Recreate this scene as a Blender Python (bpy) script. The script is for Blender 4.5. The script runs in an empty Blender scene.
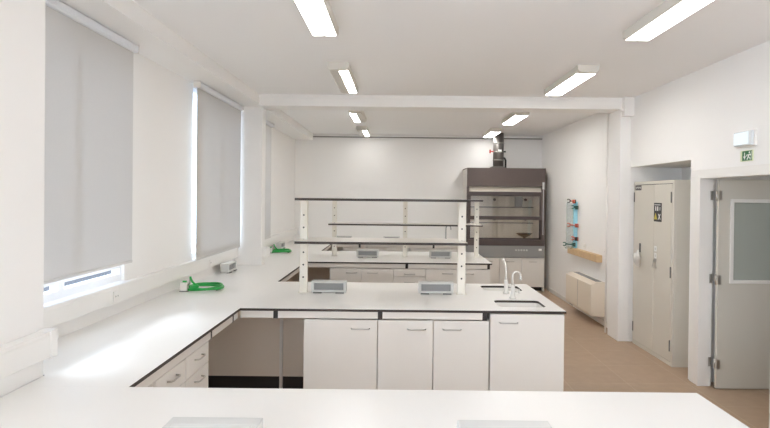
import bpy, bmesh, math, random
from mathutils import Vector, Matrix
random.seed(7)
sc = bpy.context.scene
COL = sc.collection
R = math.radians

# ------------------------------------------------------------------ materials
def mat(name, col, rough=0.5, metal=0.0, noise=0.0, nscale=6.0, spec=0.5, emit=None, estr=0.0, bump=0.0, bscale=60.0):
    m = bpy.data.materials.new(name); m.use_nodes = True
    nt = m.node_tree; b = nt.nodes['Principled BSDF']
    b.inputs['Base Color'].default_value = (*col, 1)
    b.inputs['Roughness'].default_value = rough
    b.inputs['Metallic'].default_value = metal
    b.inputs['Specular IOR Level'].default_value = spec
    if emit:
        b.inputs['Emission Color'].default_value = (*emit, 1)
        b.inputs['Emission Strength'].default_value = estr
    tc = nt.nodes.new('ShaderNodeTexCoord')
    if noise > 0:
        n = nt.nodes.new('ShaderNodeTexNoise'); n.inputs['Scale'].default_value = nscale
        n.inputs['Detail'].default_value = 4
        nt.links.new(tc.outputs['Object'], n.inputs['Vector'])
        r = nt.nodes.new('ShaderNodeMixRGB')
        r.inputs['Color1'].default_value = (*[max(0, c * (1 - noise)) for c in col], 1)
        r.inputs['Color2'].default_value = (*[min(1, c * (1 + noise)) for c in col], 1)
        nt.links.new(n.outputs['Fac'], r.inputs['Fac'])
        nt.links.new(r.outputs['Color'], b.inputs['Base Color'])
    if bump > 0:
        n2 = nt.nodes.new('ShaderNodeTexNoise'); n2.inputs['Scale'].default_value = bscale
        nt.links.new(tc.outputs['Object'], n2.inputs['Vector'])
        bp = nt.nodes.new('ShaderNodeBump'); bp.inputs['Strength'].default_value = bump
        bp.inputs['Distance'].default_value = 0.002
        nt.links.new(n2.outputs['Fac'], bp.inputs['Height'])
        nt.links.new(bp.outputs['Normal'], b.inputs['Normal'])
    return m

def glass_mat(name, tint, refl=0.08, rough=0.02, haze=0.0, hazecol=(.7, .75, .72)):
    m = bpy.data.materials.new(name); m.use_nodes = True
    nt = m.node_tree; nt.nodes.clear()
    out = nt.nodes.new('ShaderNodeOutputMaterial')
    tr = nt.nodes.new('ShaderNodeBsdfTransparent'); tr.inputs['Color'].default_value = (*tint, 1)
    gl = nt.nodes.new('ShaderNodeBsdfGlossy'); gl.inputs['Roughness'].default_value = rough
    mx = nt.nodes.new('ShaderNodeMixShader'); mx.inputs['Fac'].default_value = refl
    nt.links.new(tr.outputs[0], mx.inputs[1]); nt.links.new(gl.outputs[0], mx.inputs[2])
    last = mx
    if haze > 0:
        df = nt.nodes.new('ShaderNodeBsdfDiffuse'); df.inputs['Color'].default_value = (*hazecol, 1)
        m2 = nt.nodes.new('ShaderNodeMixShader'); m2.inputs['Fac'].default_value = haze
        nt.links.new(mx.outputs[0], m2.inputs[1]); nt.links.new(df.outputs[0], m2.inputs[2]); last = m2
    nt.links.new(last.outputs[0], out.inputs['Surface'])
    return m

def fabric_mat(name, col, trans):
    m = bpy.data.materials.new(name); m.use_nodes = True
    nt = m.node_tree; nt.nodes.clear()
    out = nt.nodes.new('ShaderNodeOutputMaterial')
    tc = nt.nodes.new('ShaderNodeTexCoord')
    w = nt.nodes.new('ShaderNodeTexNoise'); w.inputs['Scale'].default_value = 240
    nt.links.new(tc.outputs['Object'], w.inputs['Vector'])
    r = nt.nodes.new('ShaderNodeMixRGB')
    r.inputs['Color1'].default_value = (*[c * .94 for c in col], 1); r.inputs['Color2'].default_value = (*[c * 1.06 for c in col], 1)
    nt.links.new(w.outputs['Fac'], r.inputs['Fac'])
    d = nt.nodes.new('ShaderNodeBsdfDiffuse'); t = nt.nodes.new('ShaderNodeBsdfTranslucent')
    nt.links.new(r.outputs['Color'], d.inputs['Color'])
    t.inputs['Color'].default_value = (.78, .82, .88, 1)
    mx = nt.nodes.new('ShaderNodeMixShader'); mx.inputs['Fac'].default_value = trans
    nt.links.new(d.outputs[0], mx.inputs[1]); nt.links.new(t.outputs[0], mx.inputs[2])
    nt.links.new(mx.outputs[0], out.inputs['Surface'])
    return m

def emit_mat(name, col, s):
    m = bpy.data.materials.new(name); m.use_nodes = True
    nt = m.node_tree; nt.nodes.clear()
    out = nt.nodes.new('ShaderNodeOutputMaterial'); e = nt.nodes.new('ShaderNodeEmission')
    e.inputs['Color'].default_value = (*col, 1); e.inputs['Strength'].default_value = s
    nt.links.new(e.outputs[0], out.inputs['Surface'])
    return m

def floor_mat():
    m = bpy.data.materials.new('floor_tile'); m.use_nodes = True
    nt = m.node_tree; b = nt.nodes['Principled BSDF']
    tc = nt.nodes.new('ShaderNodeTexCoord')
    mp = nt.nodes.new('ShaderNodeMapping'); mp.inputs['Location'].default_value = (.12, .2, 0)
    nt.links.new(tc.outputs['Object'], mp.inputs['Vector'])
    br = nt.nodes.new('ShaderNodeTexBrick'); br.offset = 0.0
    br.inputs['Scale'].default_value = 1.0
    br.inputs['Brick Width'].default_value = .6; br.inputs['Row Height'].default_value = .6
    br.inputs['Mortar Size'].default_value = .004
    br.inputs['Color1'].default_value = (.40, .29, .20, 1)
    br.inputs['Color2'].default_value = (.425, .305, .21, 1)
    br.inputs['Mortar'].default_value = (.47, .36, .26, 1)
    nt.links.new(mp.outputs['Vector'], br.inputs['Vector'])
    n = nt.nodes.new('ShaderNodeTexNoise'); n.inputs['Scale'].default_value = 9; n.inputs['Detail'].default_value = 6
    nt.links.new(tc.outputs['Object'], n.inputs['Vector'])
    mx = nt.nodes.new('ShaderNodeMixRGB'); mx.blend_type = 'OVERLAY'; mx.inputs['Fac'].default_value = .12
    nt.links.new(br.outputs['Color'], mx.inputs['Color1']); nt.links.new(n.outputs['Fac'], mx.inputs['Color2'])
    nt.links.new(mx.outputs['Color'], b.inputs['Base Color'])
    b.inputs['Roughness'].default_value = .45
    return m

M = {}
M['wall'] = mat('wall_paint', (.87, .858, .838), .6, noise=.012, nscale=1.3, bump=.08)
M['ceil'] = mat('ceiling_paint', (.88, .878, .875), .75, noise=.01, nscale=.8)
M['trim'] = mat('trim_white', (.82, .80, .765), .4)
M['trunk'] = mat('trunking_plastic', (.83, .815, .785), .35)
M['floor'] = floor_mat()
M['top'] = mat('worktop_white', (.84, .825, .795), .32, noise=.01, nscale=3)
M['edge'] = mat('worktop_core', (.035, .024, .019), .5)
M['cab'] = mat('cabinet_laminate', (.76, .73, .68), .4, noise=.01, nscale=2)
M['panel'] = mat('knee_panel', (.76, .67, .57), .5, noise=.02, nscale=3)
M['dark'] = mat('dark_gap', (.025, .02, .018), .6)
M['kick'] = mat('dark_plinth', (.022, .016, .014), .6)
M['metal'] = mat('brushed_steel', (.50, .48, .45), .32, .9)
M['alu'] = mat('aluminium', (.82, .84, .88), .3, .15)
M['post'] = mat('post_white', (.80, .77, .69), .4)
M['shelf'] = mat('shelf_white', (.82, .79, .74), .4)
M['box'] = mat('box_plastic', (.62, .62, .60), .4)
M['boxface'] = mat('box_face_grey', (.27, .275, .275), .45, noise=.05, nscale=40)
M['boxdark'] = mat('box_foot', (.12, .12, .115), .5)
M['tap'] = mat('tap_white', (.80, .78, .74), .25)
M['basin'] = mat('basin_white', (.82, .80, .76), .3)
M['green'] = mat('hose_green', (.012, .36, .06), .35)
M['blind'] = fabric_mat('blind_fabric', (.66, .635, .595), .16)
M['frame'] = mat('window_frame_white', (.85, .86, .88), .35)
M['glass'] = glass_mat('window_glass', (.93, .96, 1.0), .06)
M['hood'] = mat('hood_panel', (.118, .087, .077), .45, noise=.03, nscale=8)
M['hooddark'] = mat('hood_frame', (.075, .055, .052), .45)
M['hoodgrey'] = mat('hood_control', (.30, .30, .29), .4)
M['hoodin'] = mat('hood_liner', (.86, .80, .72), .45, noise=.03, nscale=5)
M['hoodlight'] = mat('hood_canopy', (.60, .55, .47), .5)
M['hoodglass'] = glass_mat('hood_glass', (.93, .92, .90), .08)
M['duct'] = mat('duct_grey', (.12, .11, .10), .4, .3)
M['ductband'] = mat('duct_band', (.24, .23, .21), .4, .4)
M['red'] = mat('red_plastic', (.45, .04, .03), .4)
M['black'] = mat('black_plastic', (.015, .015, .015), .45)
M['cabsteel'] = mat('steel_cabinet_paint', (.64, .605, .53), .4, noise=.012, nscale=2)
M['door'] = mat('door_paint', (.62, .59, .52), .45, noise=.012, nscale=2)
M['frost'] = glass_mat('frosted_glass', (.75, .8, .75), .12, .15, .72, (.50, .53, .48))
M['wood'] = mat('pine', (.66, .46, .26), .5, noise=.18, nscale=14)
M['blue'] = mat('blue_acrylic', (.42, .82, .95), .15)
M['clear'] = glass_mat('clear_acrylic', (.86, .90, .90), .08, .03, .25, (.62, .66, .64))
M['fan'] = mat('fan_coil_paint', (.80, .72, .61), .4)
M['darkgreen'] = mat('clamp_green', (.02, .10, .08), .4)
M['orange'] = mat('clamp_red', (.50, .10, .05), .4)
M['yellow'] = mat('sign_yellow', (.55, .45, .06), .5)
M['white'] = mat('sign_white', (.85, .85, .82), .5)
M['signgreen'] = mat('exit_green', (.015, .14, .04), .4)
M['signpale'] = mat('exit_pale', (.70, .74, .50), .4)
M['bag'] = glass_mat('bag_plastic', (.9, .9, .9), .12, .2, .6, (.80, .79, .76))
M['brown'] = mat('dish_brown', (.14, .08, .05), .5)
M['fix'] = mat('fixture_body', (.66, .63, .57), .45)
M['unlit'] = mat('diffuser_unlit', (.60, .57, .51), .35)
M['lit'] = emit_mat('diffuser_lit', (1.0, .98, .95), 24.0)
M['litfar'] = emit_mat('diffuser_lit_far', (1.0, .98, .95), 34.0)
M['litwall'] = emit_mat('diffuser_lit_back', (1.0, .98, .95), 16.0)
M['litfill'] = emit_mat('diffuser_fill', (1.0, .98, .95), 6.0)  # only for the fill pair added behind the camera
M['litnear'] = emit_mat('diffuser_lit_soft', (1.0, .98, .95), 7.0)
M['emlight'] = emit_mat('emergency_glow', (.85, .94, 1.0), .95)
M['emlens'] = mat('emergency_lens', (.74, .78, .80), .25)
M['ground'] = mat('yard_paving', (.018, .021, .031), .8, noise=.5, nscale=3)

# ------------------------------------------------------------------ builders
WL = {}
class MB:
    def __init__(s): s.bm = bmesh.new(); s.mats = []
    def mi(s, m):
        if m not in s.mats: s.mats.append(m)
        return s.mats.index(m)
    def box(s, x0, x1, y0, y1, z0, z1, m, bev=0.0, seg=2):
        i = s.mi(m)
        vs = [s.bm.verts.new((x, y, z)) for x in (x0, x1) for y in (y0, y1) for z in (z0, z1)]
        fs = [(0, 1, 3, 2), (4, 6, 7, 5), (0, 4, 5, 1), (2, 3, 7, 6), (0, 2, 6, 4), (1, 5, 7, 3)]
        faces = [s.bm.faces.new([vs[k] for k in f]) for f in fs]
        for f in faces: f.material_index = i
        if bev > 0:
            es = list({e for f in faces for e in f.edges})
            r = bmesh.ops.bevel(s.bm, geom=es, offset=bev, segments=seg, profile=.5, affect='EDGES')
            for f in r['faces']: f.material_index = i
        return s
    def tube(s, pts, r, m, n=10, cap=True, radii=None):
        i = s.mi(m); pts = [Vector(p) for p in pts]; rings = []
        up = None
        for k, p in enumerate(pts):
            d = (pts[min(k + 1, len(pts) - 1)] - pts[max(k - 1, 0)]).normalized()
            if up is None:
                up = Vector((0, 0, 1)) if abs(d.z) < .9 else Vector((1, 0, 0))
            a = d.cross(up)
            if a.length < 1e-4: a = d.cross(Vector((0, 1, 0)))
            a.normalize(); b = a.cross(d).normalized(); up = b
            rr = radii[k] if radii else r
            rings.append([s.bm.verts.new(p + (a * math.cos(t) + b * math.sin(t)) * rr)
                          for t in [2 * math.pi * j / n for j in range(n)]])
        for q in range(len(rings) - 1):
            for j in range(n):
                f = s.bm.faces.new([rings[q][j], rings[q][(j + 1) % n], rings[q + 1][(j + 1) % n], rings[q + 1][j]])
                f.material_index = i; f.smooth = True
        if cap:
            for rg in (rings[0], rings[-1]):
                f = s.bm.faces.new(rg if rg is rings[0] else rg[::-1]); f.material_index = i
        return s
    def prism(s, poly, axis, lo, hi, m, bev=0.0):
        """poly: 2D points in the plane normal to axis (order: remaining axes x<y<z)"""
        i = s.mi(m)
        def P(a, b, c):
            return {'x': (c, a, b), 'y': (a, c, b), 'z': (a, b, c)}[axis]
        A = [s.bm.verts.new(P(a, b, lo)) for a, b in poly]; B = [s.bm.verts.new(P(a, b, hi)) for a, b in poly]
        n = len(poly)
        fs = [s.bm.faces.new(A[::-1]), s.bm.faces.new(B)]
        fs += [s.bm.faces.new([A[k], A[(k + 1) % n], B[(k + 1) % n], B[k]]) for k in range(n)]
        for f in fs: f.material_index = i
        if bev > 0:
            es = list({e for f in fs[:2] for e in f.edges})
            r = bmesh.ops.bevel(s.bm, geom=es, offset=bev, segments=2, profile=.5, affect='EDGES')
            for f in r['faces']: f.material_index = i
        return s
    def build(s, name, parent=None, smooth=False):
        bmesh.ops.recalc_face_normals(s.bm, faces=s.bm.faces)
        me = bpy.data.meshes.new(name)
        if parent is not None:
            off = Vector(WL[parent])
        else:
            xs = [v.co for v in s.bm.verts]
            off = Vector(((min(v.x for v in xs) + max(v.x for v in xs)) / 2, (min(v.y for v in xs) + max(v.y for v in xs)) / 2, min(v.z for v in xs)))
        for v in s.bm.verts: v.co -= off
        s.bm.to_mesh(me); s.bm.free()
        for m in s.mats: me.materials.append(M[m])
        o = bpy.data.objects.new(name, me); COL.objects.link(o)
        if parent is not None: o.parent = bpy.data.objects[parent]
        else: o.location = off
        WL[o.name] = tuple(off)
        return o.name

def O(n): return bpy.data.objects[n]
def tag(n, label, cat, group=None):
    o = O(n); o['label'] = label; o['category'] = cat
    if group: o['group'] = group
    return n
def thing(name, loc, label, cat, group=None):
    o = bpy.data.objects.new(name, None); COL.objects.link(o); o.location = loc
    o.empty_display_size = .1; WL[o.name] = tuple(loc)
    return tag(o.name, label, cat, group)
def struct(n):
    O(n)['kind'] = 'structure'; return n
def dup(n, loc, label, rz=None, group=None):
    """copy a thing with copies of its parts and sub-parts"""
    src = O(n); r = src.copy(); COL.objects.link(r); r.location = loc
    if rz is not None: r.rotation_euler = (0, 0, rz)
    r['label'] = label
    if group: r['group'] = group
    for ch in list(src.children):
        c = ch.copy(); COL.objects.link(c); c.parent = r
        for g in list(ch.children):
            d = g.copy(); COL.objects.link(d); d.parent = c
    WL[r.name] = tuple(loc)
    return r.name

# ------------------------------------------------------------------ dimensions (metres)
CEIL = 3.10; XL = -2.14; XP = -1.775; XR = 2.96; XR2 = 2.97; YB = 11.75; YF = -5.0
ZT = .90; TH = .02

# ------------------------------------------------------------------ setting
struct(MB().box(-2.6, 5.0, YF - .2, YB + .2, -.12, 0, 'floor').build('floor'))
struct(MB().box(-2.6, 5.0, YF - .2, YB + .2, CEIL, CEIL + .15, 'ceil').build('ceiling'))
struct(MB().box(-2.6, 3.2, YB, YB + .2, 0, CEIL, 'wall').build('wall_back'))
struct(MB().box(-2.6, 5.0, YF - .2, YF, 0, CEIL, 'wall').build('wall_front'))
# left wall: low wall, piers between the window openings, lintel band
DAY_FILL = 220
WIN = [(-4.4, -2.8), (-2.1, -.5), (2.87, 4.44), (5.90, 7.38), (7.62, 9.2)]  # first two openings are unseen, added to bring in more fill
w = MB().box(-2.24, XL, YF, YB, 0, 1.132, 'wall')
y = YF
for a, b in WIN:
    w.box(-2.24, XL, y, a, 1.132, 2.97, 'wall'); y = b
w.box(-2.24, XL, y, YB, 1.132, 2.97, 'wall')
w.box(-2.24, XP, YF, YB, 2.97, CEIL, 'wall')
struct(w.build('wall_left'))
struct(MB().box(XL, XP, 2.30, 2.85, 0, 2.97, 'wall', .006).build('wall_left_pillar'))
struct(MB().box(XL, XP, 7.40, 7.58, 0, 2.97, 'wall', .006).build('wall_left_pillar'))
# windows
for k, (a, b) in enumerate(WIN):
    n = 'window_%d' % (k + 1); x0, x1 = -2.225, -2.165; f = .03; md = (a + b) / 2
    w = MB().box(x0, x1, a, b, 1.133, 1.194, 'frame').box(x0, x1, a + f, md - .03, 1.238, 1.285, 'frame').box(x0, x1, md + .03, b - f, 1.238, 1.285, 'frame').box(x0, x1, a, b, 2.97 - f, 2.97, 'frame')
    w.box(x0, x1, a, a + f, 1.194, 2.97 - f, 'frame').box(x0, x1, b - f, b, 1.194, 2.97 - f, 'frame')
    w.box(x0, x1, md - .03, md + .03, 1.194, 2.97 - f, 'frame')
    struct(w.build(n))
    for ya, yb in ((a + f, md - .03), (md + .03, b - f)):
        MB().box(-2.198, -2.192, ya, yb, 1.194, 1.238, 'glass').build('pane', n)
        MB().box(-2.198, -2.192, ya, yb, 1.285, 2.97 - f, 'glass').build('pane', n)
    struct(MB().box(-2.165, -2.085, a + .002, b - .002, 1.1355, 1.139, 'frame').build('trim_%d' % (k + 20)))
# dado trunking along the bays and on the pillars
def trunk(i, x0, x1, y0, y1, caps=True):
    t = MB().box(x0, x1, y0, y1, 1.005, 1.135, 'trunk', .006)
    t.box(x1 - .001, x1 + .003, y0 + .01, y1 - .01, 1.022, 1.118, 'trunk', .002)
    if caps:
        t.box(x0, x1 + .006, y1 - .055, y1 + .003, 1.002, 1.139, 'trunk', .004)
    struct(t.build('trim_%d' % i))
trunk(1, XP, XP + .065, 2.30, 2.848)
trunk(2, XL, XL + .06, 2.853, 7.396, False)
trunk(3, XP, XP + .065, 7.402, 7.575)
trunk(4, XL, XL + .06, 7.585, YB - .002, False)
# right wall with the doorway and the cupboard niche
DY0, DY1, DZ = 4.44, 5.53, 2.035
NY0, NY1, NZ = 5.74, 7.22, 2.22
w = MB().box(XR, XR + .10, YF, DY0, 0, CEIL, 'wall').box(XR, XR + .10, DY0, DY1, DZ, CEIL, 'wall')
w.box(XR, XR + .10, DY1, NY0, 0, CEIL, 'wall').box(XR, XR + .10, NY0, NY1, NZ, CEIL, 'wall')
w.box(XR + .10, XR + .75, NY0 - .1, NY0, 0, NZ + .1, 'wall').box(XR + .10, XR + .75, NY0, NY1, NZ, NZ + .1, 'wall')
w.box(XR + .65, XR + .75, NY0, NY1, 0, NZ, 'wall').box(XR, XR + .75, NY1, NY1 + .36, 0, CEIL, 'wall')
w.box(XR2, XR2 + .2, NY1 + .36, YB, 0, CEIL, 'wall')
struct(w.build('wall_right'))
struct(MB().box(2.82, XR, 7.22, 7.58, 0, CEIL - .14, 'wall', .006).build('wall_right_pillar'))
struct(MB().box(4.6, 4.7, YF, YB, 0, CEIL, 'wall').box(XR + .75, 4.6, 7.3, 7.4, 0, CEIL, 'wall').build('wall_corridor'))
# beam across the ceiling with its bearing block
b = MB().box(XP, XR, 7.22, 7.56, 2.955, CEIL, 'wall', .004).box(XP, XR, 7.205, 7.22, 3.06, CEIL, 'wall')
struct(b.build('ceiling_beam'))
b = MB().box(2.835, XR, 7.13, 7.218, 2.86, CEIL, 'wall', .004).box(2.80, XR, 7.16, 7.218, 2.92, 2.955, 'wall', .004)
struct(b.build('trim_5'))
struct(MB().box(-1.77, XR2, YB - .02, YB, 3.025, 3.045, 'ductband').build('trim_6'))
struct(MB().box(XR2 - .014, XR2, 7.585, 11.0, 0, .075, 'trim', .003).build('baseboard_right'))
struct(MB().box(XP, 1.33, YB - .012, YB, 0, .075, 'trim', .003).build('baseboard_back'))
struct(MB().tube([(2.80, 7.6, 2.95), (2.80, 7.6, .02)], .012, 'trim').build('trim_7'))
# outdoors, seen under the first blind
struct(MB().box(-30, -2.45, -12, 40, -3.2, -3.0, 'ground').build('ground'))

# doorway casing and open leaf
c = MB().box(XR - .016, XR, DY1, DY1 + .165, 0, DZ + .075, 'trim', .003)
c.box(XR - .016, XR, DY0 - .08, DY0, 0, DZ + .075, 'trim', .003)
c.box(XR - .016, XR, DY0, DY1, DZ, DZ + .075, 'trim', .003)
c.box(XR - .022, XR + .11, DY1 - .012, DY1 + .012, 0, DZ + .012, 'trim', .002)
c.box(XR - .022, XR + .11, DY0 - .012, DY0 + .012, 0, DZ + .012, 'trim', .002)
c.box(XR - .022, XR + .11, DY0 + .012, DY1 - .012, DZ - .012, DZ + .012, 'trim', .002)
struct(c.build('trim_8'))
LX0, LX1, LY0, LY1 = 3.075, 4.13, 5.43, 5.47
d = MB()
gx0, gx1, gz0, gz1 = LX0 + .12, LX1 - .12, 1.03, 1.815
d.box(LX0, gx0, LY0, LY1, .008, 2.015, 'door').box(gx1, LX1, LY0, LY1, .008, 2.015, 'door')
d.box(gx0, gx1, LY0, LY1, .008, gz0, 'door').box(gx0, gx1, LY0, LY1, gz1, 2.015, 'door')
dn = struct(d.build('door_1'))
f = MB()
for a in ((gx0 - .012, gx0 + .022, gz0 - .012, gz1 + .012), (gx1 - .022, gx1 + .012, gz0 - .012, gz1 + .012),
          (gx0 + .022, gx1 - .022, gz0 - .012, gz0 + .022), (gx0 + .022, gx1 - .022, gz1 - .022, gz1 + .012)):
    f.box(a[0], a[1], LY0 - .012, LY0 + .001, a[2], a[3], 'trim', .003)
f.build('glazing_bead', dn)
MB().box(gx0, gx1, LY0 + .012, LY0 + .018, gz0, gz1, 'frost').build('pane', dn)
for z in (.24, 1.05, 1.86):
    h = MB().tube([(LX0 - .004, LY0 + .03, z - .05), (LX0 - .004, LY0 + .03, z + .05)], .009, 'metal')
    h.box(LX0 - .035, LX0 - .008, LY1 + .045, LY1 + .049, z - .045, z + .045, 'metal')
    h.box(LX0 - .003, LX0 + .03, LY0 - .003, LY0 - .0005, z - .045, z + .045, 'metal')
    h.build('hinge', dn)

# ------------------------------------------------------------------ worktops
def worktop(name, outline, holes, label, group=None):
    cu = bpy.data.curves.new(name, 'CURVE'); cu.dimensions = '2D'; cu.fill_mode = 'BOTH'; cu.extrude = TH / 2
    for poly in [outline] + holes:
        sp = cu.splines.new('POLY'); sp.points.add(len(poly) - 1); sp.use_cyclic_u = True
        for k, (x, y) in enumerate(poly): sp.points[k].co = (x, y, 0, 1)
    tmp = bpy.data.objects.new('tmp', cu); COL.objects.link(tmp)
    bpy.context.view_layer.update()
    me = bpy.data.meshes.new_from_object(tmp.evaluated_get(bpy.context.evaluated_depsgraph_get()))
    bpy.data.objects.remove(tmp)
    bm = bmesh.new(); bm.from_mesh(me)
    bmesh.ops.remove_doubles(bm, verts=bm.verts, dist=1e-5)
    bmesh.ops.recalc_face_normals(bm, faces=bm.faces)
    xs = [p[0] for p in outline]; ys = [p[1] for p in outline]
    off = Vector(((min(xs) + max(xs)) / 2, (min(ys) + max(ys)) / 2, ZT - TH))
    for v in bm.verts: v.co += Vector((0, 0, ZT - TH / 2)) - off
    for f in bm.faces:
        f.material_index = 0 if abs(f.normal.z) > .5 else 1; f.smooth = False
    me.materials.clear(); me.materials.append(M['top']); me.materials.append(M['edge'])
    bm.to_mesh(me); bm.free()
    o = bpy.data.objects.new(name, me); COL.objects.link(o); o.location = off; WL[o.name] = tuple(off)
    tag(o.name, label, 'worktop', group); return o.name
def rrect(x0, x1, y0, y1, r, n=6):
    p = []
    for cx, cy, a0 in ((x1 - r, y1 - r, 0), (x0 + r, y1 - r, 90), (x0 + r, y0 + r, 180), (x1 - r, y0 + r, 270)):
        p += [(cx + r * math.cos(R(a0 + 90 * k / n)), cy + r * math.sin(R(a0 + 90 * k / n))) for k in range(n + 1)]
    return p
XI = -1.27; e = .0002; TG = 'white laboratory worktops with dark edges'
F0, F1 = 1.25, 2.69            # foreground island
A0, A1 = 4.59, 6.025           # middle island
B0, B1 = 7.86, 9.45            # far island
C0, C1 = 10.98, YB - .002         # bench on the back wall
XA = 1.375; XB = 1.315
wl = worktop('worktop', [(XI - e, F1 + e), (XI - e, C1), (XL + .002, C1), (XL + .002, 7.582), (XP + .004, 7.582), (XP + .004, 7.397), (XL + .002, 7.397), (XL + .002, 2.853),
                    (XP + .004, 2.853), (XP + .004, F1 + e)], [], 'long white worktop running along the window wall under the roller blinds', TG)
wf = worktop('worktop', [(XP + .004, F1), (XP + .004, F0), (1.43, F0), (1.43, F1)], [], 'white worktop across the bottom of the photo, nearest the camera', TG)
S1 = (.86, 1.258, 4.755, 5.062); S2 = (.86, 1.242, 5.58, 5.892)
wa = worktop('worktop', [(XI, A1), (XI, A0), (XA, A0), (XA, A1)], [rrect(*S1, .045), rrect(*S2, .045)], 'white worktop of the middle island with two sink cut-outs at its right end', TG)
wb = worktop('worktop', [(XI, B1), (XI, B0), (XB, B0), (XB, B1)], [], 'white worktop of the far island behind the first shelf rack', TG)
wc = worktop('worktop', [(XI, C1), (XI, C0), (1.325, C0), (1.325, C1)], [], 'white worktop on the back wall left of the fume hood', TG)
def apron(parent, x0, x1, y, blocks, depth=.03, z0=.822):
    """strip under the worktop front, split by dark support blocks"""
    z1 = ZT - TH; cuts = [x0] + [v for b in blocks for v in (b - .019, b + .019)] + [x1]
    for k in range(0, len(cuts), 2):
        if cuts[k + 1] - cuts[k] > .01:
            MB().box(cuts[k], cuts[k + 1], y, y + depth, z0, z1, 'cab', .001).build('apron_rail', parent)
    for b in blocks:
        MB().box(b - .019, b + .019, y + .003, y + depth + .02, z0 - .006, z1, 'dark').build('support_block', parent)
apron(wa, XI, .735, A0 + .012, [-.985, -.135, .745 - .029])
apron(wb, XI, XB - .03, B0 + .012, [.132, XB - .045])
apron(wc, XI, 1.31, C0 + .012, [-.735, .70])
def apron_y(parent, x, y0, y1, blocks):
    z1 = ZT - TH; z0 = .822; cuts = [y0] + [v for b in blocks for v in (b - .019, b + .019)] + [y1]
    for k in range(0, len(cuts), 2):
        MB().box(x - .03, x, cuts[k], cuts[k + 1], z0, z1, 'cab', .001).build('apron_rail', parent)
    for b in blocks:
        MB().box(x - .05, x - .003, b - .019, b + .019, z0 - .006, z1, 'dark').build('support_block', parent)
apron_y(wl, XI - .014, F1 + .03, A0 - .01, [3.93, 4.45])
apron_y(wl, XI - .014, A1 + .01, B0 - .01, [])
apron_y(wl, XI - .014, B1 + .01, C0 - .01, [])
# end panels that carry the free ends
for a in (1.38, -1.70): MB().box(a, a + .02, F0 + .03, F1 - .03, 0, ZT - TH, 'cab').build('end_panel', wf)

# ------------------------------------------------------------------ cupboards under the benches
def handle(parent, x, y, z, L=.148, axis='x'):
    h = MB(); q = L / 2
    if axis == 'x':
        h.tube([(x - q, y, z), (x - q + .006, y - .024, z), (x - q + .02, y - .03, z), (x + q - .02, y - .03, z), (x + q - .006, y - .024, z), (x + q, y, z)], .0055, 'metal', 8)
    else:
        h.tube([(x, y - q, z), (x + .024, y - q + .006, z), (x + .03, y - q + .02, z), (x + .03, y + q - .02, z), (x + .024, y + q - .006, z), (x, y + q, z)], .0055, 'metal', 8)
    h.build('handle', parent)
def carcass(t, x0, x1, y0, y1, z0, z1):
    p = .018
    c = MB().box(x0, x0 + p, y0, y1, z0, z1, 'cab').box(x1 - p, x1, y0, y1, z0, z1, 'cab').box(x0 + p, x1 - p, y0, y1, z0, z0 + p, 'cab')
    c.box(x0 + p, x1 - p, y1 - .008, y1, z0 + p, z1, 'cab'); c.build('carcass', t)
    MB().box(x0 + .01, x1 - .01, y0 + .04, y1, 0, z0, 'kick').build('plinth', t)
def cupboard(x0, x1, yf, yb, z1, hx, hz, label, group, drawers=None):
    t = thing('base_cabinet', ((x0 + x1) / 2, (yf + yb) / 2, 0), label, 'cabinet', group)
    carcass(t, x0 + .0015, x1 - .0015, yf + .02, yb, .10, z1)
    g = .0035
    if not drawers:
        d = MB().box(x0 + g, x1 - g, yf, yf + .018, .10, z1 - .004, 'cab', .0015).build('door', t)
        handle(d, hx, yf, hz)
    else:
        for a, b in drawers:
            d = MB().box(x0 + g, x1 - g, yf, yf + .018, a, b, 'cab', .0015).build('drawer', t)
            handle(d, (x0 + x1) / 2, yf, b - .07)
    return t
yf = A0 + .012; G1 = 'base cabinets of the middle island'
cupboard(-.758, -.155, yf, 5.28, .8155, -.293, .742, 'wide white base cabinet beside the open knee space of the middle island', G1)
cupboard(-.155, .298, yf, 5.28, .8155, .163, .742, 'narrow white base cabinet second from the left in the middle island', G1)
cupboard(.298, .755, yf, 5.28, .8155, .45, .742, 'narrow white base cabinet with its handle at the left, left of the sink cabinet', G1)
ct = cupboard(.760, 1.366, yf, 5.28, .876, .91, .802, 'tall-fronted white cabinet under the sinks at the island end', G1)
MB().box(1.346, 1.366, 5.282, A1 - .03, 0, .876, 'cab').build('end_panel', ct)
yf = B0 + .012; G2 = 'base cabinets of the far island'
cupboard(-.94, -.496, yf, 8.6, .8155, -.634, .752, 'leftmost white base cabinet of the far island', G2)
cupboard(-.496, -.05, yf, 8.6, .8155, -.345, .752, 'white base cabinet of the far island left of the drawers', G2)
cupboard(-.05, .393, yf, 8.6, .8155, 0, 0, 'white drawer unit in the middle of the far island', G2, [(.10, .395), (.40, .70), (.706, .8115)])
cupboard(.393, .84, yf, 8.6, .8155, .70, .752, 'white base cabinet of the far island right of the drawers', G2)
cr = cupboard(.84, 1.29, yf, 8.6, .8155, .99, .752, 'white base cabinet at the free right end of the far island', G2)
MB().box(1.27, 1.29, 8.602, B1 - .03, 0, .816, 'cab').build('end_panel', cr)
yf = C0 + .012; G3 = 'base cabinets on the back wall'
for k, (a, b, s) in enumerate([(-1.06, -.63, 'leftmost white base cabinet on the back wall beside its dark opening'), (-.63, -.20, 'second white base cabinet from the left on the back wall'),
                  (-.20, .25, 'third white base cabinet from the left on the back wall'), (.25, .70, 'fourth white base cabinet from the left on the back wall'),
                  (.70, 1.31, 'wide white base cabinet on the back wall beside the fume hood')]):
    cupboard(a, b, yf, 11.70, .8155, (a + b) / 2, .752, s, G3)
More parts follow.
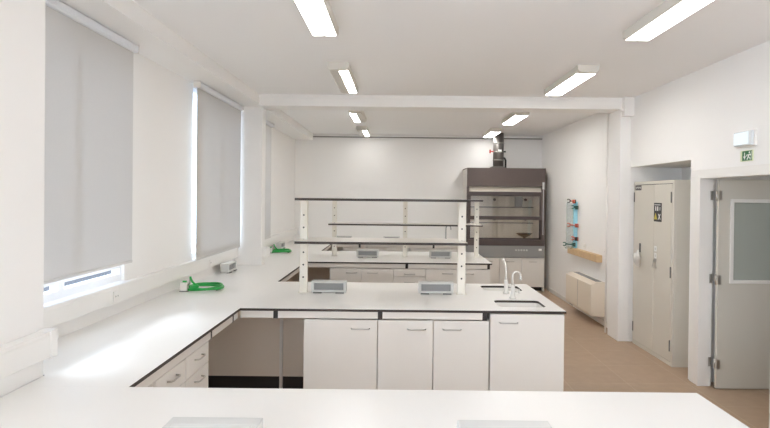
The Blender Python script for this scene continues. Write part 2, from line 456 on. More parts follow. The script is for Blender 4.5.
# panels that close the knee spaces
ZK = .813
def knee(x0, x1, y, label, strip=None):
    t = thing('knee_space_panel', ((x0 + x1) / 2, y, 0), label, 'panel', 'panels behind the knee spaces')
    if strip:
        MB().box(x0, strip - .015, y, y + .018, .125, ZK, 'panel').build('panel', t)
        MB().box(strip + .015, x1, y, y + .018, .125, ZK, 'panel').build('panel', t)
        MB().box(strip - .014, strip + .014, y - .02, y + .018, 0, ZK, 'cab', .003).build('upright', t)
    else:
        MB().box(x0, x1, y, y + .018, .125, ZK, 'panel').build('panel', t)
    MB().box(x0, x1, y + .03, y + .045, 0, .125, 'kick').build('kick_board', t)
knee(-2.12, -.765, 5.29, 'beige panel closing the open knee space under the middle island', -1.075)
knee(-2.12, -.945, 8.62, 'shaded panel closing the knee space under the far island')
# drawer units under the window bench
def drawer_unit(y0, y1, label):
    xf = XI - .018; t = thing('drawer_unit', (xf - .28, (y0 + y1) / 2, 0), label, 'cabinet', 'drawer units under the window worktop')
    MB().box(xf - .56, xf - .02, y0 + .002, y1 - .002, .10, .8155, 'cab').build('carcass', t)
    MB().box(xf - .54, xf - .05, y0 + .01, y1 - .01, 0, .10, 'kick').build('plinth', t)
    for a, b in ((.10, .385), (.39, .672), (.677, .814)):
        d = MB().box(xf - .018, xf, y0 + .004, y1 - .004, a, b, 'cab', .0015).build('drawer', t)
        handle(d, xf, (y0 + y1) / 2, b - .052, .13, 'y')
drawer_unit(3.47, 3.885, 'white drawer unit under the window worktop beside the knee space')
drawer_unit(3.03, 3.465, 'white drawer unit under the window worktop, mostly hidden by the front worktop')

# ------------------------------------------------------------------ sinks and taps
def basin(S, label):
    x0, x1, y0, y1 = S; zt = ZT - TH
    t = MB(); bm = t.bm; i = t.mi('basin')
    o = rrect(x0 - .003, x1 + .003, y0 - .003, y1 + .003, .048); ou = rrect(x0 - .015, x1 + .015, y0 - .015, y1 + .015, .055)
    lo = rrect(x0 + .02, x1 - .02, y0 + .02, y1 - .02, .05); lu = rrect(x0 + .012, x1 - .012, y0 + .012, y1 - .012, .055)
    rings = [[bm.verts.new((x, y, z)) for x, y in p] for p, z in ((lo, zt - .16), (o, zt - .001), (ou, zt - .001), (lu, zt - .168))]
    n = len(o)
    for a, b in zip(rings, rings[1:]):
        for k in range(n): bm.faces.new([a[k], a[(k + 1) % n], b[(k + 1) % n], b[k]]).material_index = i
    bm.faces.new(rings[0]).material_index = i; bm.faces.new(rings[-1][::-1]).material_index = i
    cx, cy = (x0 + x1) / 2, (y0 + y1) / 2
    n = tag(t.build('sink_basin'), label, 'sink', 'sink basins of the middle island')
    MB().tube([(cx, cy, zt - .159), (cx, cy, zt - .155)], .03, 'metal', 16).build('drain', n)
basin(S1, 'white sink basin set in the middle island near its front edge')
basin(S2, 'white sink basin set in the middle island behind the taps')
def arc(cx, cz, r, a0, a1, n, y):
    return [(cx + r * math.cos(R(a0 + (a1 - a0) * k / n)), y, cz + r * math.sin(R(a0 + (a1 - a0) * k / n))) for k in range(n + 1)]
TL = 'white laboratory taps on the middle island'
def tap_body(t, x, y, h):
    MB().tube([(x, y, ZT), (x, y, ZT + .012), (x, y, ZT + .014), (x, y, ZT + h)], .02, 'tap', 14, radii=[.03, .03, .021, .018]).build('base', t)
    hn = MB().tube([(x + .015, y, ZT + h * .55), (x + .05, y - .01, ZT + h * .55)], .013, 'tap', 12).build('valve', t)
    MB().box(x + .05, x + .058, y - .03, y + .01, ZT + h * .55 - .02, ZT + h * .55 + .02, 'tap', .003).build('valve_lever', hn)
x, y = 1.055, 5.16
t = thing('laboratory_tap', (x, y, ZT), 'white swan-neck tap bent over to the right, nearer of the two', 'tap', TL)
tap_body(t, x, y, .125)
MB().tube([(x, y, ZT + .12), (x - .004, y, ZT + .20)] + arc(x + .034, ZT + .205, .038, 180, 20, 8, y) + [(x + .072, y, ZT + .185)], .0085, 'tap', 10).build('spout', t)
MB().tube([(x + .072, y, ZT + .19), (x + .073, y, ZT + .165)], .012, 'tap', 10).build('nozzle', t)
x, y = 1.045, 5.43
t = thing('laboratory_tap', (x, y, ZT), 'tall white upright tap with a nearly straight spout, behind the swan-neck tap', 'tap', TL)
tap_body(t, x, y, .13)
MB().tube([(x, y, ZT + .125), (x, y, ZT + .22), (x - .006, y, ZT + .27), (x - .024, y, ZT + .315)], .0085, 'tap', 10).build('spout', t)
MB().tube([(x - .020, y, ZT + .305), (x - .030, y, ZT + .333)], .012, 'tap', 10).build('nozzle', t)
x, y = .985, 11.55
t = thing('laboratory_tap', (x, y, ZT), 'thin grey swan-neck tap on the back wall worktop', 'tap', 'white laboratory taps on the middle island')
O(t)['group'] = 'back wall tap'; del O(t)['group']
MB().tube([(x, y, ZT), (x, y, ZT + .08)], .018, 'boxface', 12).build('base', t)
MB().tube([(x, y, ZT + .07), (x, y, ZT + .28)] + arc(x + .05, ZT + .28, .05, 180, 10, 10, y) + [(x + .10, y, ZT + .25)], .008, 'boxface', 8).build('spout', t)

# ------------------------------------------------------------------ shelf racks
def post(t, x, y, z1, w=.072, d=.05):
    p = MB().box(x - w / 2, x + w / 2, y - d / 2, y + d / 2, ZT + .006, z1, 'post', .004)
    p.box(x - w / 2 - .012, x + w / 2 + .012, y - d / 2 - .02, y + d / 2 + .02, ZT, ZT + .008, 'post', .002)
    z = ZT + .15
    while z < z1 - .05:
        p.tube([(x, y - d / 2 - .001, z), (x, y - d / 2 + .004, z)], .0085, 'dark', 10); z += .117
    p.build('post', t)
def shelf(t, x0, x1, y0, y1, z):
    s = MB().box(x0, x1, y0, y1, z - .022, z, 'shelf'); s.bm.faces.ensure_lookup_table(); i = s.mi('edge')
    for f in s.bm.faces:
        f.normal_update()
        if abs(f.normal.z) < .5: f.material_index = i
    s.build('shelf', t)
t = thing('shelf_rack', (-.14, 5.36, ZT), 'two-shelf white rack on the middle island, nearest the camera', 'shelf', 'reagent shelf racks')
post(t, -.885, 5.36, 1.775); post(t, .606, 5.36, 1.775)
shelf(t, -.925, .632, 5.08, 5.62, 1.796); shelf(t, -.925, .632, 5.08, 5.62, 1.406)
t = thing('shelf_rack', (.12, 8.65, ZT), 'two-shelf white rack with three posts on the far island', 'shelf', 'reagent shelf racks')
for x in (-.965, .115, 1.205): post(t, x, 8.66, 1.755, .066)
shelf(t, -1.03, 1.262, 8.40, 8.92, 1.776); shelf(t, -1.03, 1.262, 8.40, 8.92, 1.404)

# ------------------------------------------------------------------ power boxes
def power_box(loc, label, group):
    t = thing('power_box', loc, label, 'socket box', group); x, y, z = loc; w = .165; d = .05; h = .112
    b = MB().box(x - w, x + w, y - d + .03, y + d, z + .008, z + h, 'box', .005)
    b.box(x - w, x - w + .026, y - d, y - d + .032, z + .008, z + h, 'box', .004).box(x + w - .026, x + w, y - d, y - d + .032, z + .008, z + h, 'box', .004)
    b.box(x - w + .024, x + w - .024, y - d, y - d + .032, z + h - .018, z + h, 'box', .004).box(x - w + .024, x + w - .024, y - d, y - d + .032, z + .008, z + .028, 'box', .004)
    b.build('housing', t)
    f = MB().box(x - w + .026, x + w - .026, y - d + .022, y - d + .031, z + .028, z + h - .018, 'boxface').build('face_plate', t)
    for k in (-1, 0, 1):
        MB().tube([(x + k * .085, y - d + .023, z + .060), (x + k * .085, y - d + .019, z + .060)], .021, 'boxface', 16).build('socket', f)
    for k in (-1, 1):
        MB().box(x + k * .105 - .04, x + k * .105 + .04, y - d - .012, y - d + .03, z, z + .009, 'boxdark', .002).build('foot', t)
    return t
PG = 'grey socket boxes standing on the worktops'
pb = power_box((-.645, 5.385, ZT), 'grey socket box at the left post of the nearest shelf rack', PG)
dup(pb, (.368, 5.385, ZT), 'grey socket box at the right post of the nearest shelf rack')
dup(pb, (-.448, 8.52, ZT), 'grey socket box on the far island, left of its middle post')
dup(pb, (.645, 8.52, ZT), 'grey socket box on the far island, right of its middle post')
dup(pb, (-.645, 2.005, ZT), 'grey socket box at the bottom photo edge, left of the two')
dup(pb, (.388, 2.005, ZT), 'grey socket box at the bottom photo edge, right of the two')
dup(pb, (-1.08, 11.45, ZT), 'dark grey box top above the nearest low shelf, left one on the back bench')
dup(pb, (-.12, 11.45, ZT), 'dark grey box top above the nearest low shelf, right one on the back bench')
dup(pb, (-2.012, 6.76, ZT), 'small socket box against the window wall under the second blind', R(90))
dup(pb, (-2.012, 9.72, ZT), 'small socket box against the window wall beyond the second hose', R(90))

# ------------------------------------------------------------------ gas taps and hoses
def gas_tap(x, y, label):
    t = thing('gas_tap', (x, y, ZT), label, 'gas tap', 'gas taps at the window wall')
    MB().box(x - .05, x + .03, y - .035, y + .035, ZT, ZT + .006, 'boxdark', .002).build('base_plate', t)
    MB().box(x - .045, x + .02, y - .028, y + .028, ZT + .006, ZT + .085, 'tap', .006).build('body', t)
    MB().tube([(x + .018, y, ZT + .06), (x + .036, y, ZT + .075), (x + .039, y, ZT + .105), (x + .04, y, ZT + .14)], .008, 'metal', 10, radii=[.01, .008, .007, .006]).build('nozzle', t)
    MB().box(x - .03, x + .01, y - .006, y + .006, ZT + .085, ZT + .10, 'green', .003).build('lever', t)
def hose(cx, cy, tx, ty, label):
    pts = []; N = 150; turns = 3.6
    for k in range(N + 1):
        a = R(-30) + 2 * math.pi * turns * k / N
        rr = .152 + .012 * math.sin(2.3 * a) * .5 + .012 * math.sin(a * .61)
        pts.append((cx + rr * math.cos(a), cy + 1.05 * rr * math.sin(a), ZT + .018 + .020 * k / N + .006 * math.sin(a * 1.37)))
    px, py, pz = pts[-1]
    pts += [(px - .02, py - .05, pz + .004), (tx + .11, ty + .02, ZT + .04), (tx + .075, ty + .005, ZT + .075), (tx + .052, ty, ZT + .11), (tx + .042, ty, ZT + .14)]
    # round the transition with a Catmull-Rom pass
    out = pts[:N - 2]; q = [Vector(p) for p in pts[N - 3:]]
    for i in range(1, len(q) - 2):
        for s in range(5):
            u = s / 5; a, b, c, d = q[i - 1:i + 3]
            out.append(tuple(.5 * ((2 * b) + (c - a) * u + (2 * a - 5 * b + 4 * c - d) * u * u + (3 * b - a - 3 * c + d) * u ** 3)))
    out.append(tuple(q[-2])); out.append(tuple(q[-1]))
    tag(MB().tube(out, .0105, 'green', 8).build('rubber_hose'), label, 'hose', 'coiled green hoses')
gas_tap(-2.00, 5.36, 'white gas tap feeding the nearer green hose')
hose(-1.845, 5.47, -2.00, 5.36, 'coiled green hose nearer the camera on the window worktop')
gas_tap(-2.00, 8.98, 'white gas tap feeding the farther green hose')
hose(-1.865, 9.08, -2.00, 8.98, 'coiled green hose farther away on the window worktop')
# flat sockets on the trunking and on the right wall
def plate(x, y, z, sx, label, w=.08, h=.08, group='small wall sockets'):
    t = thing('wall_socket', (x, y, z), label, 'socket', group)
    MB().box(min(x, x + sx * .01), max(x, x + sx * .01), y - w / 2, y + w / 2, z - h / 2, z + h / 2, 'trunk', .003).build('cover', t)
    for k in (-1, 1):
        MB().tube([(x + sx * .0095, y + k * .016, z), (x + sx * .0105, y + k * .016, z)], .006, 'boxface', 8).build('socket_hole', t)
plate(XL + .0635, 4.18, 1.062, 1, 'white socket on the trunking under the first blind')
plate(XL + .0635, 6.28, 1.062, 1, 'white socket on the trunking under the second blind')
plate(XR2, 8.98, 1.06, -1, 'white wall socket above the timber batten')
plate(XR2, 8.07, 1.06, -1, 'white wall socket between the batten end and the pillar')

# ------------------------------------------------------------------ roller blinds
def blind(y0, y1, zb, label):
    x = -2.05; t = thing('roller_blind', (x, (y0 + y1) / 2, zb), label, 'blind', 'grey roller blinds')
    c = MB().prism([(x - .03, 2.905), (x + .025, 2.905), (x + .036, 2.915), (x + .036, 2.95), (x + .025, 2.962), (x - .03, 2.962)], 'y', y0 - .012, y1 + .012, 'alu', .003)
    c.build('cassette', t)
    for yy in (y0 - .016, y1 + .010):
        MB().box(x - .034, x + .040, yy, yy + .006, 2.90, 2.966, 'trim', .002).build('end_cap', t)
    MB().box(x - .001, x + .001, y0, y1, zb + .02, 2.91, 'blind').build('fabric', t)
    MB().box(x - .006, x + .006, y0, y1, zb, zb + .022, 'blind', .004).build('bottom_bar', t)
blind(2.875, 4.375, 1.287, 'large grey roller blind nearest the camera, raised slightly off the sill')
blind(5.765, 7.365, 1.142, 'grey roller blind between the first blind and the pillar')
blind(7.62, 9.14, 1.13, 'grey roller blind seen edge-on beyond the pillar')

# ------------------------------------------------------------------ ceiling lights
def light(x, y0, y1, w, lit, label):
    t = thing('ceiling_light', (x, (y0 + y1) / 2, CEIL), label, 'ceiling light', 'tube lights on the ceiling')
    z0, z1 = 3.025, CEIL; h = w / 2
    MB().prism([(x - h, z0 + .014), (x - h, z1), (x + h, z1), (x + h, z0 + .014), (x + h - .010, z0 + .005), (x - h + .010, z0 + .005)], 'y', y0 + .03, y1 - .03, 'fix', .002).build('housing', t)
    for yy in ((y0, y0 + .075), (y1 - .03, y1)):
        MB().prism([(x - h - .003, z0 + .02), (x - h - .003, z1), (x + h + .003, z1), (x + h + .003, z0 + .02), (x + h - .03, z0), (x - h + .03, z0)], 'y', yy[0], yy[1], 'fix', .004).build('end_cap', t)
    g = .004
    for k, (a, b) in enumerate(((x - h + .012, x - g), (x + g, x + h - .012))):
        MB().prism([(a, z0 + .0045), (b, z0 + .0045), (b, z0 + .002), (b - .006, z0), (a + .006, z0), (a, z0 + .002)], 'y', y0 + .076, y1 - .031, ('unlit', 'lit', 'litnear', 'litfill', 'litfar', 'litwall')[lit[k]]).build('diffuser', t)
light(-.567, 3.05, 4.32, .20, (2, 2), 'bright ceiling light at the top edge, nearest in the left row')
light(-.585, 5.42, 6.69, .20, (0, 1), 'second ceiling light in the left row, only its right half lit')
light(-.632, 8.25, 9.31, .20, (4, 0), 'third ceiling light in the left row, only its left half lit')
light(-.676, 10.4, 11.5, .20, (0, 5), 'farthest ceiling light in the left row, before the back wall')
light(1.812, 3.05, 4.36, .20, (2, 2), 'bright ceiling light at the top right, nearest in the right row')
light(1.815, 5.44, 6.71, .20, (1, 1), 'second ceiling light in the right row, before the beam')
light(1.808, 8.3, 9.43, .20, (4, 4), 'third ceiling light in the right row, behind the beam')
light(1.80, 10.45, 11.5, .20, (5, 5), 'farthest ceiling light in the right row, beside the fume hood duct')
for yy, w in ((-3.4, 'just behind'),):  # out-of-view pair added as fill for the surfaces facing the camera
    light(-.57, yy, yy + 1.5, .20, (3, 3), 'unseen fill light added to the left row %s the camera' % w)
    light(1.81, yy, yy + 1.5, .20, (3, 3), 'unseen fill light added to the right row %s the camera' % w)

# ------------------------------------------------------------------ fume hood
HX0, HX1, HY = 1.338, 2.862, 11.0
t = thing('fume_hood', ((HX0 + HX1) / 2, HY + .37, 0), 'large dark-framed fume hood with a glass sash against the back wall', 'fume hood')
MB().box(HX0, HX0 + .03, HY + .02, YB - .004, .0, 2.38, 'cab').build('side_panel', t)
MB().box(HX1 - .03, HX1, HY + .02, YB - .004, .0, 2.38, 'cab').build('side_panel', t)
MB().box(HX0, HX1, HY, HY + .025, 2.03, 2.39, 'hood', .003).box(HX0, HX1, HY + .025, YB - .01, 2.37, 2.39, 'hood').build('fascia', t)
MB().prism([(HY + .10, 2.04), (HY + .03, 1.93), (HY + .015, 1.93), (HY + .06, 2.04)], 'x', HX0 + .05, HX1 - .08, 'hoodlight').build('canopy_strip', t)
MB().box(HX0, HX0 + .045, HY, HY + .06, .88, 2.03, 'hooddark', .003).build('side_post', t)
p = MB().box(HX1 - .075, HX1, HY, HY + .06, .88, 2.03, 'hood', .003).build('side_post', t)
MB().box(HX1 - .062, HX1 - .022, HY - .012, HY, 1.98, 2.12, 'box', .004).build('airflow_monitor', t)
MB().box(HX1 - .048, HX1 - .040, HY - .006, HY, 1.10, 1.97, 'alu').build('sash_guide', t)
s = MB(); sx0, sx1 = HX0 + .045, HX1 - .075; sy = HY + .015
s.box(sx0, sx1, sy, sy + .03, 1.845, 1.93, 'hooddark', .003).box(sx0, sx1, sy, sy + .03, 1.385, 1.455, 'hooddark', .003)
s.box(sx0, sx0 + .03, sy, sy + .03, 1.455, 1.845, 'hooddark').box(sx1 - .03, sx1, sy, sy + .03, 1.455, 1.845, 'hooddark')
sn = s.build('sash', t)
MB().box(sx0 + .03, sx1 - .03, sy + .012, sy + .018, 1.455, 1.845, 'hoodglass').build('sash_glass', sn)
s = MB().box(sx0, sx0 + .03, sy + .032, sy + .055, 1.0, 1.40, 'hooddark').box(sx1 - .03, sx1, sy + .032, sy + .055, 1.0, 1.40, 'hooddark').box(sx0, sx1, sy + .032, sy + .055, 1.0, 1.03, 'hooddark')
sn = s.build('lower_sash', t)
MB().box(sx0 + .03, sx1 - .03, sy + .04, sy + .046, 1.03, 1.39, 'hoodglass').build('sash_glass', sn)
MB().box(HX0, HX1, HY - .012, HY + .10, .885, 1.0, 'hooddark', .006).build('sill', t)
MB().box(HX0 + .03, HX1 - .03, HY + .10, YB - .02, .885, .91, 'hoodin').build('work_surface', t)
# liner
l = MB().box(HX0 + .03, HX1 - .03, YB - .04, YB - .02, .91, 2.37, 'hoodin').box(HX0 + .031, HX0 + .045, HY + .08, YB - .04, .91, 2.37, 'hoodin').box(HX1 - .09, HX1 - .031, HY + .08, YB - .04, .91, 2.37, 'hoodin')
l.build('liner', t)
bf = MB()
for k in range(3):
    a = HX0 + .06 + k * .46
    bf.box(a, a + .452, YB - .075, YB - .055, 1.20, 1.72, 'hoodin', .002).box(a, a + .452, YB - .075, YB - .055, 1.73, 2.02, 'hoodin', .002)
bn = bf.build('baffle', t)
for xx in (1.985, 2.62):
    for zz in (1.375, 1.775):
        MB().tube([(xx, YB - .075, zz), (xx, YB - .11, zz)], .028, 'hooddark', 14).build('knob', bn)
for zz in (1.30, 1.62):
    MB().tube([(HX0 + .05, YB - .16, zz), (HX1 - .09, YB - .16, zz)], .009, 'duct', 8).build('lattice_rod', t)
MB().box(2.40, 2.56, YB - .10, YB - .075, 1.62, 1.84, 'boxface', .004).build('service_panel', t)
MB().box(HX0, HX1, HY, HY + .03, .648, .885, 'hoodgrey', .003).build('control_panel', t)
for k in range(5):
    MB().tube([(2.30 + k * .052, HY, .80), (2.30 + k * .052, HY - .022, .80)], .017, 'box', 12).build('control_knob', t)
MB().box(2.74, 2.80, HY - .006, HY, .79, .83, 'white').build('socket', t)
xs = [HX0 + .006, 1.56, 1.985, 2.41, HX1 - .004]
MB().box(HX0 + .03, HX1 - .03, HY + .03, YB - .03, .11, .645, 'cab').build('base_carcass', t)
for k in range(4):
    d = MB().box(xs[k] + .004, xs[k + 1] - .004, HY + .006, HY + .026, .085, .640, 'cab', .002).build('door', t)
    handle(d, (xs[k] + xs[k + 1]) / 2 if k else 1.46, HY + .006, .575, .15)
MB().box(HX0 + .03, HX1 - .03, HY + .10, YB - .03, 0, .11, 'kick').build('plinth', t)
# dish inside
t = thing('evaporating_dish', (2.52, 11.28, .91), 'brown shallow dish standing inside the fume hood at the right', 'dish')
MB().tube([(2.52, 11.28, .91), (2.52, 11.28, .93), (2.52, 11.28, 1.03), (2.52, 11.28, 1.06), (2.52, 11.28, 1.10)], .1, 'brown', 20, radii=[.07, .03, .03, .10, .15]).build('bowl', t)
MB().tube([(2.52, 11.28, 1.10), (2.52, 11.28, 1.112)], .155, 'brown', 20).build('rim', t)
# duct
DX, DYY = 2.0, 11.35
t = thing('exhaust_duct', (DX, DYY, 2.39), 'dark grey round exhaust duct rising from the fume hood to the ceiling', 'duct')
MB().tube([(DX, DYY, 2.392), (DX, DYY, CEIL)], .105, 'duct', 28).build('pipe', t)
for z in (2.41, 2.56, 2.72, 2.90):
    MB().tube([(DX, DYY, z - .012), (DX, DYY, z + .012)], .111, 'ductband', 28).build('clamp_band', t)
MB().box(DX - .15, DX + .12, DYY - .13, DYY + .13, 2.391, 2.43, 'duct', .006).build('collar', t)
MB().tube([(DX - .10, DYY - .02, 2.735), (DX - .165, DYY - .02, 2.735), (DX - .165, DYY - .02, 2.735)], .012, 'red', 10).box(DX - .185, DX - .155, DYY - .035, DYY - .005, 2.70, 2.77, 'red', .005).build('damper_handle', t)
MB().tube([(DX + .10, DYY, 2.735), (DX + .145, DYY, 2.735)], .016, 'black', 10).build('damper_pivot', t)
MB().box(DX - .02, DX + .045, DYY - .116, DYY - .104, 2.72, 2.765, 'white', .002).build('duct_label', t)
MB().tube([(DX + .145, DYY, 2.40), (DX + .145, DYY, 2.56), (DX + .125, DYY, 2.60), (DX + .10, DYY, 2.61)], .02, 'black', 10).build('side_pipe', t)

# ------------------------------------------------------------------ right wall equipment
t = thing('fan_coil_unit', (2.865, 8.66, .13), 'low white fan coil unit mounted on the right wall near the floor', 'heater')
MB().prism([(2.762, .165), (2.775, .135), (XR2 - .001, .13), (XR2 - .001, .62), (2.84, .62), (2.762, .585)], 'y', 8.07, 9.27, 'fan', .005).build('casing', t)
g = MB()
for k in range(5): g.box(2.86 + k * .018, 2.868 + k * .018, 8.15, 9.19, .6205, .626, 'boxface')
g.build('top_grille', t)
MB().box(2.80, 2.90, 9.05, 9.20, .108, .134, 'black', .01).build('drain_valve', t)
MB().box(2.7595, 2.763, 8.665, 8.668, .17, .58, 'boxface').build('panel_joint', t)
tag(MB().box(2.885, XR2, 8.21, 9.62, .89, .995, 'wood', .004).build('timber_batten'), 'pale pine batten fixed along the right wall above the fan coil unit', 'batten')
t = thing('acrylic_rack', (2.89, 9.40, .995), 'light blue and clear acrylic rack standing on the pine batten', 'rack')
MB().box(2.915, XR2 - .002, 9.36, 9.44, .996, 1.76, 'blue', .003).build('blue_panel', t)
MB().box(2.795, 2.914, 9.395, 9.403, 1.01, 1.74, 'clear').build('clear_panel', t)
MB().box(2.79, 2.914, 9.35, 9.45, .985, 1.008, 'clear', .002).build('bottom_plate', t)
def clamp(x, y, z, cm, jm, label, L=.12, flip=1):
    t = thing('laboratory_clamp', (x, y, z), label, 'clamp', 'clamps on the acrylic rack')
    MB().tube([(x, y, z), (x - L, y, z + .01 * flip)], .009, cm, 8).build('rod', t)
    MB().box(x - .026, x + .018, y - .026, y + .03, z - .03, z + .03, cm, .005).build('boss', t)
    for k in (-1, 1):
        MB().tube([(x - L, y, z + .01 * flip), (x - L - .02, y, z + k * .022 + .01), (x - L - .04, y, z + k * .026 + .01), (x - L - .055, y, z + k * .02 + .01)], .009, jm, 8).build('jaw', t)
    MB().tube([(x, y - .02, z), (x, y - .06, z)], .006, 'metal', 8).box(x - .006, x + .006, y - .075, y - .055, z - .03, z + .03, jm, .002).build('wing_screw', t)
clamp(2.94, 9.325, 1.665, 'darkgreen', 'darkgreen', 'dark green clamp at the top of the acrylic rack', .03)
clamp(2.90, 9.325, 1.765, 'orange', 'black', 'red and black clamp reaching left from the rack top', .06)
clamp(2.945, 9.325, 1.37, 'orange', 'orange', 'red clamp halfway up the acrylic rack', .10)
clamp(2.945, 9.325, 1.15, 'black', 'orange', 'small dark clamp just above the foot of the acrylic rack', .03)
clamp(2.90, 9.325, 1.055, 'darkgreen', 'darkgreen', 'dark green clamp reaching farthest left at the rack foot', .12)

# safety cabinet in the niche
KX, KY0, KY1, KZ = 2.985, 6.13, 7.17, 2.03
t = thing('safety_cabinet', (KX + .27, (KY0 + KY1) / 2, 0), 'tall pale grey two-door steel cabinet standing in the wall niche', 'cabinet')
MB().box(KX + .02, KX + .54, KY0, KY1, 0, KZ, 'cabsteel', .004).box(KX, KX + .02, KY0, KY0 + .035, 0, KZ, 'cabsteel', .003).box(KX, KX + .02, KY1 - .02, KY1, 0, KZ, 'cabsteel', .003).box(KX, KX + .02, KY0 + .035, KY1 - .02, KZ - .035, KZ, 'cabsteel').box(KX, KX + .02, KY0 + .035, KY1 - .02, 0, .045, 'cabsteel').build('carcass', t)
MB().box(KX + .019, KX + .0205, KY0 + .036, KY1 - .021, .046, KZ - .036, 'dark').build('door_gap', t)
YS = 6.60
dl = MB().box(KX - .004, KX + .018, YS + .002, KY1 - .024, .05, KZ - .042, 'cabsteel', .003).build('door', t)
dr = MB().box(KX - .004, KX + .018, KY0 + .04, YS - .002, .05, KZ - .042, 'cabsteel', .003).build('door', t)
for z in (.22, 1.02, 1.84):
    MB().tube([(KX - .008, KY0 + .046, z - .06), (KX - .008, KY0 + .046, z + .06)], .007, 'boxdark', 8).build('hinge', dr)
for z in (.22, 1.84):
    MB().tube([(KX - .008, KY1 - .03, z - .06), (KX - .008, KY1 - .03, z + .06)], .007, 'boxdark', 8).build('hinge', dl)
MB().box(KX - .016, KX - .004, 6.94, 6.97, 1.165, 1.275, 'boxdark', .003).build('handle', dl)
lb = MB().box(KX - .0055, KX - .004, 6.945, 7.12, 1.925, 1.985, 'hooddark')
for k in range(5): lb.box(KX - .0062, KX - .0054, 6.96 + k * .029, 6.975 + k * .029, 1.945 + .006 * (k % 2), 1.968, 'box')
lb.build('maker_plate', dl)
for z in (1.135, 1.215):
    MB().box(KX - .006, KX - .004, 6.515, 6.575, z, z + .062, 'white', .001).box(KX - .0066, KX - .0058, 6.53, 6.56, z + .015, z + .045, 'box').build('sticker', dr)
MB().box(KX - .012, KX - .004, 6.52, 6.56, 1.10, 1.135, 'metal', .002).build('lock', dr)
# hazard sign: black plate, white pictograms above, yellow triangle below
sg = MB().box(KX - .0065, KX - .004, 6.405, 6.595, 1.56, 1.775, 'black')
sx = KX - .0075
sg.box(sx, sx + .0012, 6.535, 6.558, 1.685, 1.735, 'white').box(sx, sx + .0012, 6.485, 6.51, 1.685, 1.735, 'white').box(sx, sx + .0012, 6.435, 6.45, 1.69, 1.73, 'box')
sg.prism([(6.51, 1.585), (6.59, 1.585), (6.55, 1.66)], 'x', sx, sx + .0012, 'yellow')
for a in (.0, .5):
    sg.prism([(6.425, 1.585), (6.44, 1.585), (6.49, 1.65), (6.475, 1.65)] if a == 0 else [(6.475, 1.585), (6.49, 1.585), (6.44, 1.65), (6.425, 1.65)], 'x', sx - a * .0004, sx + .0012, 'white')
sg.box(sx, sx + .0012, 6.43, 6.58, 1.748, 1.758, 'box')
sg.build('hazard_sign', dr)
# keys hanging from the lock
t = thing('key_bunch', (KX - .016, 6.54, 1.0), 'small bunch of keys hanging from the cabinet lock', 'keys')
for k, (dy, a) in enumerate(((-.03, -.12), (0, 0), (.035, .12))):
    y0, z0 = 6.54 + dy * .3, 1.10
    MB().tube([(KX - .016 - .004 * k, y0, z0), (KX - .016 - .004 * k, y0 + dy, z0 - .075)], .004, 'metal', 6).tube([(KX - .017 - .004 * k, y0, z0 + .005), (KX - .015 - .004 * k, y0, z0 + .005)], .016, 'metal', 12).build('key', t)
MB().tube([(KX - .016, 6.54 + .022 * math.cos(a), 1.118 + .02 * math.sin(a)) for a in [2 * math.pi * k / 14 for k in range(15)]], .0025, 'metal', 6).build('key_ring', t)
# plastic bag hanging from the left door handle
bm = MB(); b = bm.bm; i = bm.mi('bag'); rows = []
for r in range(9):
    v = r / 8; hw = [.014, .03, .07, .095, .10, .085, .07, .05, .035][r]; rows.append([])
    for k in range(14):
        a = 2 * math.pi * k / 14
        dxx = (.020 + .05 * math.sin(math.pi * min(1, v * 1.1))) * (1 + .25 * math.sin(3 * a + r))
        rows[-1].append(b.verts.new((KX - .028 - .022 * math.sin(math.pi * v) + dxx * .4 * math.cos(a), 6.955 + .03 * v * 0 + hw * math.sin(a) * (1 + .12 * math.sin(5 * a + 2 * r)), 1.19 - .20 * v + .012 * math.sin(2 * a + r))))
for r in range(8):
    for k in range(14):
        f = b.faces.new([rows[r][k], rows[r][(k + 1) % 14], rows[r + 1][(k + 1) % 14], rows[r + 1][k]]); f.material_index = i; f.smooth = True
b.faces.new(rows[0]).material_index = i; b.faces.new(rows[-1][::-1]).material_index = i
tag(bm.build('plastic_bag'), 'crumpled whitish plastic bag hanging on the left cabinet door', 'bag')

# emergency light and exit sign
t = thing('emergency_light', (XR - .035, 4.845, 2.27), 'glowing white emergency light on the wall above the doorway', 'emergency light')
MB().box(XR - .022, XR, 4.675, 4.945, 2.268, 2.408, 'trim', .008).build('housing', t)
MB().box(XR - .05, XR - .022, 4.685, 4.935, 2.278, 2.40, 'emlens', .01, 3).build('lens', t)
MB().box(XR - .0525, XR - .0502, 4.72, 4.925, 2.290, 2.390, 'emlight').build('lamp_panel', t)
t = thing('exit_sign', (XR - .03, 4.815, 2.15), 'small green emergency exit sign with arrow and running figure', 'sign')
MB().box(XR - .012, XR, 4.728, 4.892, 2.148, 2.24, 'signpale', .002).build('plate', t)
x0 = XR - .0145; s = MB().box(x0, XR - .012, 4.731, 4.862, 2.153, 2.235, 'signgreen')
xa = x0 - .0012
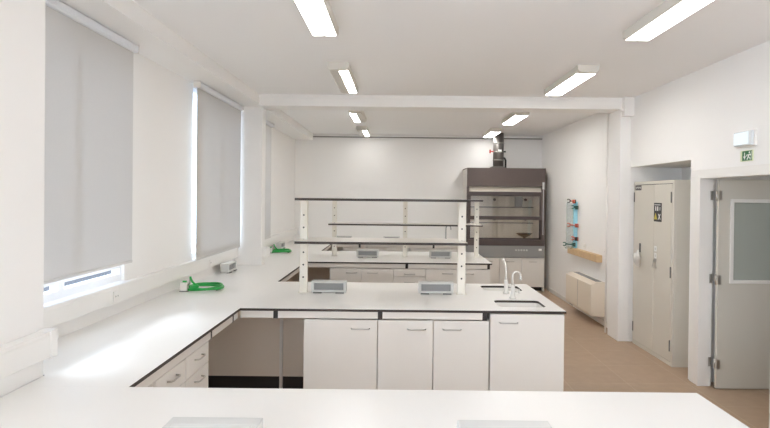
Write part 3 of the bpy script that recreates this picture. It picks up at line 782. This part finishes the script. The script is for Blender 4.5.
# arrow (points down) on the side nearer the door frame, running figure on the other
s.box(xa, x0, 4.822, 4.832, 2.185, 2.222, 'white').prism([(4.810, 2.19), (4.844, 2.19), (4.827, 2.162)], 'x', xa, x0, 'white')
s.tube([(xa, 4.762, 2.220), (x0, 4.762, 2.220)], .008, 'white', 10)
for poly in ([(4.757, 2.208), (4.778, 2.204), (4.785, 2.182), (4.770, 2.180)], [(4.770, 2.182), (4.785, 2.184), (4.798, 2.162), (4.790, 2.157)],
             [(4.770, 2.183), (4.780, 2.180), (4.760, 2.172), (4.752, 2.158), (4.745, 2.160), (4.752, 2.178)], [(4.760, 2.208), (4.766, 2.202), (4.748, 2.192), (4.738, 2.200), (4.742, 2.206)],
             [(4.776, 2.204), (4.780, 2.198), (4.796, 2.196), (4.800, 2.186), (4.806, 2.188), (4.800, 2.203)], [(4.735, 2.158), (4.740, 2.158), (4.740, 2.230), (4.735, 2.230)]):
    s.prism(poly, 'x', xa, x0, 'white')
s.build('pictogram', t)

# ------------------------------------------------------------------ sky, sun, camera, added fill, view
wd = bpy.data.worlds.new('World'); sc.world = wd; wd.use_nodes = True
bg = wd.node_tree.nodes['Background']; bg.inputs['Color'].default_value = (.80, .90, 1.0, 1); bg.inputs['Strength'].default_value = 3.0
su = bpy.data.lights.new('sun', 'SUN'); su.energy = 11.0; su.angle = R(28); su.color = (.92, .96, 1.0)
so = bpy.data.objects.new('sun', su); COL.objects.link(so)
so.rotation_euler = Vector((1.0, -.12, -.62)).to_track_quat('-Z', 'Y').to_euler(); so.location = (-8, 4, 8)

cam = bpy.data.cameras.new('camera'); co = bpy.data.objects.new('camera', cam); COL.objects.link(co)
cam.sensor_fit = 'HORIZONTAL'; cam.sensor_width = 36; cam.lens = 567 / 770 * 36
cam.shift_x = -.01683; cam.shift_y = -.01785; cam.clip_start = .05; cam.clip_end = 200
P, Q = R(.4), R(.6)
fw = Vector((0, math.cos(P), -math.sin(P))); up = Vector((0, math.sin(P), math.cos(P))); rt = Vector((1, 0, 0))
r2 = rt * math.cos(Q) + up * math.sin(Q); u2 = -rt * math.sin(Q) + up * math.cos(Q)
mw = Matrix((r2, u2, -fw)).transposed().to_4x4(); mw.translation = (0, 0, 1.82)
co.matrix_world = mw
sc.camera = co
sc.cycles.diffuse_bounces = 10; sc.cycles.max_bounces = 16; sc.cycles.transparent_max_bounces = 12
# added area lamps as window fill, outside the unseen openings behind the camera
for yy in (-3.6, -1.3):
    a = bpy.data.lights.new('daylight_fill', 'AREA'); a.shape = 'RECTANGLE'; a.size = 1.6; a.size_y = 1.75; a.energy = DAY_FILL; a.color = (.86, .93, 1.0)
    ao = bpy.data.objects.new('daylight_fill', a); COL.objects.link(ao); ao.location = (-2.36, yy, 2.05); ao.rotation_euler = (0, R(-90), 0)
# unseen fill lamp added beyond the doorway to brighten the door leaf
a = bpy.data.lights.new('corridor_fill', 'AREA'); a.size = .5; a.energy = 6; a.color = (1, .95, .86)
ao = bpy.data.objects.new('corridor_fill', a); COL.objects.link(ao); ao.location = (3.9, 3.6, 3.0)
vs = sc.view_settings; vs.view_transform = 'Standard'; vs.look = 'None'; vs.gamma = 1; vs.use_curve_mapping = False
vs.exposure = 0.25
